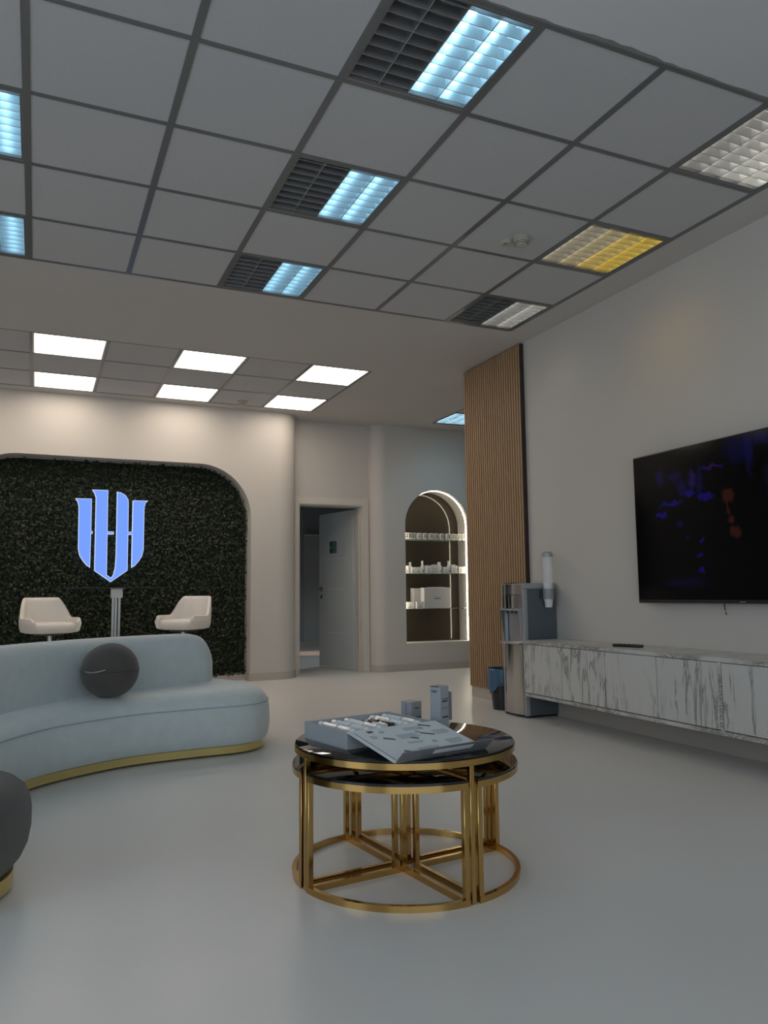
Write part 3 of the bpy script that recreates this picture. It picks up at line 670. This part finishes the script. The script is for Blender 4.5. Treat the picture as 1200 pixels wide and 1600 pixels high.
def bow(y0_, y1_, xb, bul, zz0, zz1, zshift=0):
    b = bmesh.new(); n = 14; A = []; B = []
    for i in range(n+1):
        t_ = i/n; y = y0_+(y1_-y0_)*t_; x = xb-bul*(1-(2*t_-1)**2)
        A.append(b.verts.new((x, y, zz0))); B.append(b.verts.new((x+zshift, y, zz1)))
    for i in range(n): f = b.faces.new((A[i], A[i+1], B[i+1], B[i])); f.smooth = True
    a1 = b.verts.new((xb+0.03, y0_, zz0)); a2 = b.verts.new((xb+0.03, y1_, zz0)); c1 = b.verts.new((xb+0.03, y0_, zz1)); c2 = b.verts.new((xb+0.03, y1_, zz1))
    b.faces.new([a1]+A+[a2]); b.faces.new([c1]+B+[c2]); b.faces.new((a1, A[0], B[0], c1)); b.faces.new((a2, A[-1], B[-1], c2)); return b
obj('lower_door', bow(-0.118, 0.135, -0.135, 0.03, 0.022, 0.55), 'steel', wd)
obj('control_panel', bow(-0.135, 0.153, -0.139, 0.032, 0.835, 0.938), 'chrome', wd)
obj('upper_panel', bow(-0.135, 0.153, -0.139, 0.031, 0.941, 1.022), 'steel', wd)
obj('tap_shelf', box(-0.165, -0.10, -0.135, 0.14, 0.815, 0.834, 0.004, 1), 'silver', wd)
for y in (-0.06, 0.0, 0.06):
    tpn = obj('tap', tube([(-0.145, y, 0.816), (-0.145, y, 0.795)], 0.010, 12), 'black', wd)
obj('alcove_back', box(-0.098, -0.089, -0.12, 0.12, 0.575, 0.815), 'steel_soft', wd)
for s in (-1, 1): obj('alcove_cheek', prism([(-0.165, 0.815), (-0.10, 0.815), (-0.10, 0.575), (-0.135, 0.575)], s*0.128-0.006, s*0.128+0.006, 'y'), 'slate' if s > 0 else 'silver', wd)
obj('drip_tray', box(-0.175, -0.095, -0.13, 0.138, 0.555, 0.574, 0.006, 2), 'steel_soft', wd)
cd = obj('cup_holder', tube([(0.07, y0-0.040, 0.905), (0.07, y0-0.040, 0.985)], 0.044, 22), mat('cup_holder_grey', (0.28, 0.30, 0.31), 0.4), wd)
obj('holder_bracket', box(0.015, 0.06, y0-0.03, y0, 0.91, 0.975), 'dark', cd)
tb = lathe([(0.041, 0.985), (0.041, 1.245), (0.038, 1.245), (0.038, 0.985), (0.041, 0.985)], 24); obj('cup_tube', tb, 'acrylic', wd, (0.07, y0-0.040, 0))
obj('tube_lid', lathe([(0.0425, 1.235), (0.0425, 1.26), (0.03, 1.272), (0, 1.275)], 24), 'silver', wd, (0.07, y0-0.040, 0))
for i in range(5): obj('paper_cup', lathe([(0.026, 0.84+i*0.03), (0.036, 0.91+i*0.03), (0.034, 0.91+i*0.03), (0.024, 0.845+i*0.03)], 20), 'cup', wd, (0.07, y0-0.040, 0))
# bin
bn = thing('waste_bin', 'small black waste bin with blue liner behind the water dispenser', 'waste bin', (3.68, 2.77, 0))
obj('bin_body', lathe([(0, 0), (0.085, 0), (0.115, 0.325), (0.111, 0.325), (0.082, 0.01), (0, 0.01)], 26), 'smoke', bn)
bb = bmesh.new(); N = 40; prof = [(0.108, 0.20, 0), (0.111, 0.315, 0), (0.118, 0.335, 0), (0.1245, 0.325, .004), (0.123, 0.27, .008), (0.122, 0.23, .012)]
rr_ = random.Random(5); ph = [rr_.uniform(0, 6.28) for _ in range(4)]; rings = []
for r, z_, am in prof:
    rings.append([bb.verts.new(((r+am*math.sin(7*a+ph[0]))*math.cos(a), (r+am*math.sin(7*a+ph[0]))*math.sin(a), z_ - (0.05*(1+math.sin(3*a+ph[1])) if am > .01 else 0))) for a in [2*PI*i/N for i in range(N)]])
for A, B in zip(rings, rings[1:]):
    for i in range(N): f = bb.faces.new((A[i], A[(i+1) % N], B[(i+1) % N], B[i])); f.smooth = True
obj('bin_liner', bb, 'bag', bn)

# ------------------------------------------------------------------ sofa
seat_pts = [(1.535, 2.35), (1.50, 2.10), (1.40, 1.95), (1.25, 1.885), (0.978, 1.865), (0.612, 1.80), (0.274, 1.605), (0.10, 1.42), (-0.10, 1.08), (-0.22, 0.78), (-0.42, 0.58), (-0.70, 0.62), (-0.86, 0.88), (-0.76, 1.35), (-0.50, 1.88), (-0.05, 2.42), (0.5, 2.75), (0.98, 2.90), (1.28, 2.87), (1.47, 2.66)]
ol = [Vector((p[0]-0.4, p[1]-2.0)) for p in reversed(catmull([(x, y) for x, y in seat_pts], 8))]
sf = thing('curved_sofa', 'pale blue curved velvet sofa on a gold plinth', 'sofa', (0.4, 2.0, 0))
def ccw(pts):
    a = sum(pts[i-1].x*pts[i].y-pts[i].x*pts[i-1].y for i in range(len(pts)))
    return pts if a > 0 else pts[::-1]
ol = ccw(ol)
obj('shadow_gap', loft(ol, [(0.085, 0), (0.085, 0.012)], smooth=False), 'black', sf)
obj('gold_plinth', loft(ol, [(0.045, 0.012), (0.045, 0.056)], smooth=False), 'gold_matt', sf)
st = obj('seat', loft(ol, [(0.06, 0.055), (0.03, 0.062), (0.012, 0.085), (0.003, 0.13), (0.0, 0.19), (0.004, 0.25), (0.012, 0.29), (0.024, 0.32), (0.045, 0.345), (0.075, 0.363), (0.105, 0.373), (0.14, 0.379)]), 'sofa', sf)
pp = [(p.x, p.y, 0.293) for p in inset(ol, 0.010)]
obj('piping', tube(pp+[pp[0]], 0.0035, 6, cap=False), mat('piping_blue', (0.34, 0.44, 0.47), 0.8), st)
back_pts = [(1.245, 2.66), (1.20, 2.545), (1.05, 2.47), (0.65, 2.30), (0.27, 1.97), (-0.02, 1.57), (-0.22, 1.15), (-0.30, 0.98), (-0.42, 0.97), (-0.50, 1.10), (-0.44, 1.40), (-0.25, 1.78), (0.07, 2.20), (0.50, 2.54), (0.92, 2.73), (1.12, 2.78), (1.22, 2.75)]
obk = ccw([Vector((p[0]-0.4, p[1]-2.0)) for p in catmull(back_pts, 8)])
bk_o = obj('backrest', loft(obk, [(0.0, 0.34), (0.0, 0.50), (0.001, 0.58), (0.008, 0.63), (0.022, 0.665), (0.042, 0.686), (0.062, 0.697), (0.078, 0.700)]), 'sofa', sf)
for v in bk_o.data.vertices:
    t_ = max(0.0, min(1.0, (v.co.x+0.4-0.99)/0.25)); v.co.z -= (v.co.z-0.34)*0.33*t_**3.5
# ball cushion
bc = thing('ball_cushion', 'round dark grey ball cushion resting on the blue sofa', 'cushion', (0.513, 1.960, 0.3795))
bs = bmesh.new(); bmesh.ops.create_uvsphere(bs, u_segments=40, v_segments=24, radius=0.160)
for v in bs.verts:
    v.co.z *= 0.98; v.co.z += 0.155
    if v.co.z < 0.012: v.co.z = 0.012-(0.012-v.co.z)*0.4
for f in bs.faces: f.smooth = True
obj('cushion_body', bs, 'boucle', bc)
obj('seam', tube([(0.1605*math.cos(a), 0.1605*math.sin(a), 0.158) for a in [2*PI*i/48 for i in range(49)]], 0.0025, 6, cap=False), 'dark', bc)
obj('care_strap', tube([(0.1625*math.cos(a), 0.1625*math.sin(a), 0.158+0.03*(i/8-.3)**2) for i, a in enumerate([math.radians(212+i*5.5) for i in range(9)])], 0.004, 6), 'silver', bc)
# ottoman
ot = thing('round_ottoman', 'dark grey round ottoman on a gold plinth', 'ottoman', (-0.265, 0.150, 0))
circ = [Vector((math.cos(2*PI*i/64), math.sin(2*PI*i/64))) for i in range(64)]
def ring(r): return [c*r for c in circ]
obj('shadow_gap', loft(ring(0.30), [(0, 0), (0, 0.012)], smooth=False), 'black', ot)
obj('gold_plinth', loft(ring(0.335), [(0, 0.012), (0, 0.06)]), 'gold_matt', ot)
obj('seat', loft(ring(0.385), [(0.075, 0.058), (0.052, 0.075), (0.026, 0.105), (0.008, 0.145), (0.0, 0.19), (0.0, 0.25), (0.006, 0.285), (0.022, 0.318), (0.05, 0.341), (0.09, 0.354), (0.15, 0.358), (0.25, 0.361), (0.35, 0.362)]), 'boucle', ot)

# ------------------------------------------------------------------ bar table and stools
bt = thing('bar_table', 'tall bar table with thin black top and slim steel post', 'table', (0.835, 5.30, 0))
obj('table_top', box(-0.48, 0.48, -0.20, 0.25, 1.042, 1.048), 'black', bt)
obj('mounting_block', box(-0.055, 0.055, -0.045, 0.045, 0.945, 1.036, 0.004, 1), 'white', bt); obj('cap_plate', box(-0.065, 0.065, -0.055, 0.055, 1.036, 1.042), 'silver', bt)
for dx in (-0.032, -0.004, 0.028): obj('post', box(dx-0.011, dx+0.011, -0.011, 0.011, 0.02, 0.946), mat('post_steel', (0.35, 0.34, 0.33), 0.35, metal=1), bt)
obj('base_plate', lathe([(0, 0), (0.24, 0), (0.24, 0.012), (0.22, 0.02), (0, 0.02)], 36), 'steel_soft', bt)
def stool(x, y, rz, label):
    t = thing('bar_stool', label, 'bar stool', (x, y, 0), rz, 'white bar stools')
    # local: seat faces -y
    obj('foot_disc', lathe([(0, 0), (0.21, 0), (0.21, 0.012), (0.18, 0.022), (0.03, 0.03), (0, 0.03)], 32), 'steel_soft', t)
    obj('column', tube([(0, 0, 0.02), (0, 0, 0.35)], 0.03, 16), 'steel_soft', t); obj('gas_lift', tube([(0, 0, 0.33), (0, 0, 0.622)], 0.020, 16), 'steel_soft', t)
    obj('footrest', tube([(0.03*math.cos(a), -0.02, 0.25) if i in (0, 12) else (0.15*math.cos(a), -0.05+0.14*math.sin(a), 0.25) for i, a in enumerate([PI+PI*i/12 for i in range(13)])], 0.010, 8), 'steel_soft', t)
    obj('swivel_plate', box(-0.09, 0.09, -0.09, 0.09, 0.612, 0.632), 'dark', t)
    cu = ccw([Vector((0.205*(1 if math.cos(a) > 0 else -1)*abs(math.cos(a))**0.62, 0.195*(1 if math.sin(a) > 0 else -1)*abs(math.sin(a))**0.62)) for a in [2*PI*(i+.5)/48 for i in range(48)]])
    obj('seat_cushion', loft(cu, [(0.04, 0.585), (0.01, 0.595), (0.0, 0.62), (0.004, 0.655), (0.02, 0.675), (0.05, 0.683), (0.1, 0.685)]), 'chair', t, (0, 0, 0.047))
    # wrap-round shell
    bm = bmesh.new(); n = 44; rows = []
    for i in range(n+1):
        a = math.radians(-212+ (212+32)*i/n) if False else math.radians(-34 + (180+68)*i/n)
        c, s = math.cos(a), math.sin(a); e = 0.66
        k = abs(math.sin(max(0, min(PI, a))))
        u = (a-math.radians(-34))/math.radians(248); tt = min(u, 1-u)*2
        sm = max(0, min(1, (tt-0.36)/0.26)); sm = sm*sm*(3-2*sm)
        hgt = 0.725 + 0.185*sm
        if tt < 0.08: hgt -= 0.035*(1-tt/0.08)
        px = 0.245*(1 if c > 0 else -1)*abs(c)**e; py = 0.225*(1 if s > 0 else -1)*abs(s)**e
        lean = 0.05*sm; nar = 1-0.16*sm
        prof = [(0.80, 0.588), (0.95, 0.60), (1.0, 0.64), (1.0+0.02, (0.64+hgt)/2), (1.0, hgt-0.03), (0.985, hgt-0.008), (0.93, hgt), (0.875, hgt-0.01), (0.85, hgt-0.035), (0.83, (0.66+hgt)/2), (0.80, 0.66)]
        row = []
        for f_, z_ in prof:
            w = max(0, (z_-0.64)/max(0.01, 0.92-0.64)); w = min(1, w)
            row.append(bm.verts.new((px*f_*(1-(1-nar)*w), py*f_+(lean*w if py > 0 else 0), z_)))
        rows.append(row)
    for A, B in zip(rows, rows[1:]):
        m_ = len(A)
        for k in range(m_): f = bm.faces.new((A[k], A[(k+1) % m_], B[(k+1) % m_], B[k])); f.smooth = True
    for R_ in (rows[0], rows[-1]): bm.faces.new(R_)
    obj('shell_back', bm, 'chair', t, (0, 0, 0.047))
    return t
stool(0.235, 4.96, math.radians(22), 'white padded bar stool to the left of the bar table post')
stool(1.44, 5.02, math.radians(-48), 'white padded bar stool to the right of the bar table post')

# ------------------------------------------------------------------ nesting coffee table
TC = (1.329, -0.272); TA = math.radians(7.3); R = 0.39
ct = thing('round_coffee_table', 'round black glass coffee table with gold frame, tallest of the nest', 'table', (TC[0], TC[1], 0), TA)
obj('glass_top', lathe([(0, 0.436), (R-0.006, 0.436), (R-0.003, 0.438), (R-0.003, 0.442), (R-0.006, 0.444), (0, 0.444)], 96), 'glass_black', ct)
def band(r0, r1, z0, z1, a0=0, a1=2*PI, n=96):
    b = bmesh.new(); full = abs(a1-a0-2*PI) < 1e-6; rs = []
    for i in range(n if full else n+1):
        a = a0+(a1-a0)*i/n; c, s = math.cos(a), math.sin(a)
        rs.append([b.verts.new((r*c, r*s, z)) for r, z in ((r0, z0), (r1, z0), (r1, z1), (r0, z1))])
    m_ = len(rs)
    for i in range(m_ if full else m_-1):
        A, B = rs[i], rs[(i+1) % m_]
        for k in range(4): b.faces.new((A[k], A[(k+1) % 4], B[(k+1) % 4], B[k]))
    if not full: b.faces.new(rs[0]); b.faces.new(rs[-1])
    return b
obj('top_ring', band(R-0.014, R, 0.416, 0.436), 'gold', ct)
q = 0.0085
for i in range(4):
    a = i*PI/2; c, s = math.cos(a), math.sin(a); r_ = R+0.003
    bm = box(r_-2*q, r_, -q, q, 0.0, 0.418, 0.0012, 1); bmesh.ops.rotate(bm, verts=bm.verts, cent=(0, 0, 0), matrix=Matrix.Rotation(a, 3, 'Z'))
    lg = obj('leg', bm, 'gold', ct)
    bm = box(r_-0.014, r_-0.002, -0.008, 0.008, -0.0, 0.004); bmesh.ops.rotate(bm, verts=bm.verts, cent=(0, 0, 0), matrix=Matrix.Rotation(a, 3, 'Z')); obj('foot_pad', bm, 'black', lg)
for k in range(2):
    bm = box(-R+0.015, R-0.015, -q, q, 0.417, 0.433) if k == 0 else box(-q, q, -R+0.015, R-0.015, 0.4165, 0.4325)
    obj('cross_bar', bm, 'gold', ct)
PG = 0.0185       # gap from the axis to the side of a wedge table
RP = 0.398
PLAB = ['low wedge-shaped black glass side table with gold frame, at the television side', 'low wedge-shaped black glass side table with gold frame, at the slat panel side', 'low wedge-shaped black glass side table with gold frame, at the sofa side', 'low wedge-shaped black glass side table with gold frame, under the open lid']
order = {0: 1, 1: 2, 2: 3, 3: 0}
def wedge_table(i):
    labs = {0: 'low wedge side table of the nest, quarter facing the slat panel', 1: 'low wedge side table of the nest, quarter facing the blue sofa', 2: 'low wedge side table of the nest, quarter facing the dark ottoman', 3: 'low wedge side table of the nest, quarter facing the television'}
    t = thing('wedge_side_table', labs[i], 'table', (TC[0], TC[1], 0), TA+i*PI/2, 'wedge tables of the nest')
    a0 = math.asin(PG/RP); a1 = PI/2-a0; n = 24
    arcp = [(RP*math.cos(a0+(a1-a0)*k/n), RP*math.sin(a0+(a1-a0)*k/n)) for k in range(n+1)]
    inner = [(p[0], p[1]) for p in inset([Vector((PG, PG))]+[Vector(p) for p in arcp], 0.003)]
    obj('glass_top', prism(inner, 0.368, 0.376, 'z'), 'glass_black', t)
    for z0, nm in ((0.348, 'top'), (0.0, 'base')):
        fr = band(RP-0.016, RP, z0, z0+0.02, a0, a1, n)
        obj(nm+'_arc', fr, 'gold', t)
        x1_ = math.sqrt(RP*RP-PG*PG)-0.004
        obj(nm+'_rail', box(PG, x1_, PG, PG+0.016, z0, z0+0.02), 'gold', t); obj(nm+'_rail', box(PG, PG+0.016, PG+0.016, x1_, z0, z0+0.02), 'gold', t)
    x1_ = math.sqrt(RP*RP-(PG+0.017)**2)
    for (lx, ly) in ((x1_-0.018, PG), (PG, x1_-0.018), (PG, PG)):
        obj('leg', box(lx-0.0006, lx+0.0176, ly-0.0006, ly+0.0176, 0.0005, 0.3595, 0.0012, 1), 'gold', t)
for i in range(4): wedge_table(i)

# ------------------------------------------------------------------ things on the coffee table
ZT2 = 0.4442
KA = math.radians(11.5)
kb = thing('kit_box', 'open grey-blue presentation box of vials with its printed lid folded down', 'box', (1.015, -0.11, ZT2), KA)
# local: x along e1 (0..0.37), y from 0 (far side) to -0.275 (lid side)
w, d, h = 0.37, 0.275, 0.057; t_ = 0.006
bm = bmesh.new(); box(-0.004, w+0.004, -d, 0.004, 0, 0.004, bm=bm)
for r in ((0, t_, -d+t_, -t_), (w-t_, w, -d+t_, -t_), (0, w, -t_, 0), (0, w, -d, -d+t_)): box(*r, 0.004, h, bm=bm)
obj('box_walls', bm, 'card', kb)
obj('hinge_cover', box(-0.004, w+0.004, 0.0005, 0.004, 0.004, h+0.001), 'card', kb)
obj('tray', box(t_+0.0005, w-t_-0.0005, -d+t_+0.0005, -t_-0.0005, 0.005, h-0.016), 'card_in', kb)
zc = h-0.011
def vial(x, y, L, r, mb, mc, ang):
    v = obj('vial', tube([(-L/2, 0, 0), (L*0.22, 0, 0)], r, 12), mb, kb, (x, y, zc), (0, 0, ang))
    obj('vial_neck', tube([(L*0.22, 0, 0), (L*0.32, 0, 0)], r*0.55, 10), 'foil', v); obj('vial_cap', tube([(L*0.31, 0, 0), (L/2, 0, 0)], r*0.85, 12), mc, v)
for k, (x, mb, mc) in enumerate(((0.045, 'foil', 'white'), (0.10, 'card_in', 'foil'), (0.155, 'white', 'foil'), (0.27, 'foil', 'white'), (0.325, 'card_in', 'white'))):
    vial(x, -0.085, 0.12, 0.014, mb, mc, math.radians(90)); vial(x, -0.205, 0.10, 0.014, 'card_in' if k % 2 else 'foil', 'white', math.radians(-90))
for k in range(4): vial(0.185+0.024*k, -0.09-0.018*(k % 2), 0.075, 0.010, 'vial_brown', 'foil', math.radians(60+8*k))
for k in range(3): vial(0.20+0.03*k, -0.175, 0.065, 0.011, 'foil' if k != 1 else 'vial_brown', 'foil', math.radians(100))
# lid: hinged on the near rim, sloping to the glass
ld = obj('lid', box(-0.004, w+0.004, -0.272, 0, -0.003, 0, 0.0006, 1), 'card_in', kb, (0, -d-0.001, h+0.001), (math.radians(11.5), 0, 0)); ld['label'] = 'pale printed lid panel'
pb = bmesh.new(); ps = bmesh.new(); r2 = random.Random(11)
box(0.012, 0.014, -0.255, -0.02, 0, 0.0006, bm=pb)
for (x, y, L) in ((0.06, -0.035, 0.0), (0.10, -0.10, .04), (0.19, -0.12, .03), (0.26, -0.10, .05), (0.30, -0.03, .045), (0.10, -0.215, .04), (0.235, -0.235, .06)):
    if L == 0: box(x, x+0.022, y, y+0.016, 0, 0.0006, bm=pb)
    else:
        bb = box(-L/2, L/2, -0.005, 0.005, 0, 0.0006); merge(pb, bb, Matrix.Translation((x, y, 0)) @ Matrix.Rotation(-0.6, 4, 'Z'))
for (x, y, L, n) in ((0.14, -0.085, .09, 4), (0.20, -0.035, .09, 3), (0.29, -0.085, .07, 4), (0.14, -0.15, .08, 2), (0.14, -0.205, .09, 4), (0.28, -0.17, .07, 4), (0.045, -0.065, .03, 3)):
    for k in range(n): box(x, x+L*r2.uniform(.7, 1), y-k*0.010, y-k*0.010+0.005, 0, 0.0006, bm=ps)
for (x, y) in ((0.11, -0.04), (0.235, -0.075), (0.24, -0.165), (0.27, -0.05)):
    merge(ps, lathe([(0, 0), (0.010, 0), (0.010, 0.0006), (0, 0.0006)], 14), Matrix.Translation((x, y, 0)))
obj('dark_print', pb, 'ink', ld)['kind'] = 'stuff'; obj('fine_print', ps, 'ink_soft', ld)['kind'] = 'stuff'
fl = obj('lid_flap', box(0.0, w, -0.052, 0, -0.003, 0, 0.0006, 1), 'card_dark', kb, (0, -d-0.001-0.272*math.cos(math.radians(11.5))-0.002, h+0.001-0.272*math.sin(math.radians(11.5))+0.001), (math.radians(-42), 0, 0))  # shade on the flap's underside is put into its darker card
obj('magnet_strip', box(0.13, 0.29, -0.040, -0.020, -0.0038, -0.0028), 'card_in', fl); obj('flap_patch', box(0.03, 0.075, -0.038, -0.012, -0.0038, -0.0028), 'card_dark', fl)
# cartons
def retail(name, x, y, rz, w, d, h, label, tall):
    t = thing(name, label, 'carton', (x, y, ZT2), rz)
    obj('carton', box(-w/2, w/2, -d/2, d/2, 0, h, 0.0006, 1), 'card', t)
    p = bmesh.new(); s = bmesh.new()
    if tall:
        for z0, z1, a in ((.148, .151, .55), (.143, .146, .5)): box(-w*.35, -w*.35+w*a, -d/2-.0006, -d/2+.0002, z0, z1, bm=p)
        z = .134
        for k in range(14): box(-w*.42, -w*.42+w*r2.uniform(.7, .84), -d/2-.0006, -d/2+.0002, z, z+.003, bm=s); z -= .0065 if k % 4 else .011
        for z0, z1, a0, a1 in ((.118, .121, -.3, .4), (.108, .114, -.3, .3), (.085, .0865, -.35, .4), (.05, .056, -.25, .35)): box(w/2-.0002, w/2+.0006, d*a0, d*a1, z0, z1, bm=p)
        obj('open_flap', box(w/2-0.004, w/2+0.012, d/2+0.001, d/2+0.0022, 0.04, h-0.022), 'card_dark', t)
        obj('top_slot', box(-w/2+0.002, w/2-0.006, -d/2-0.0006, -d/2+0.002, h-0.003, h+0.0004), 'ink', t)
    else:
        for k in range(5): box(-w*.06, w*.02, -d/2-.0006, -d/2+.0002, h-.012-.009*k, h-.008-.009*k, bm=p)
        for z0, z1, a0, a1 in ((h-.026, h-.022, -.2, .25), (.018, .024, -.35, .4)): box(w/2-.0002, w/2+.0006, d*a0, d*a1, z0, z1, bm=p)
        obj('tape_strip', box(-0.006, 0.006, -d/2+.001, d/2-.001, h-0.0002, h+0.0005), 'card_in', t)
    obj('print', p, 'ink', t)['kind'] = 'stuff'
    if tall: obj('fine_print', s, 'ink_soft', t)['kind'] = 'stuff'
    else: s.free()
retail('tall_carton', 1.512, -0.200, math.radians(-67), 0.050, 0.050, 0.166, 'tall slim grey-blue printed carton standing on the coffee table', True)
retail('small_carton', 1.505, 0.030, math.radians(-70), 0.058, 0.058, 0.082, 'small cube-like grey-blue carton on the coffee table behind the kit box', False)
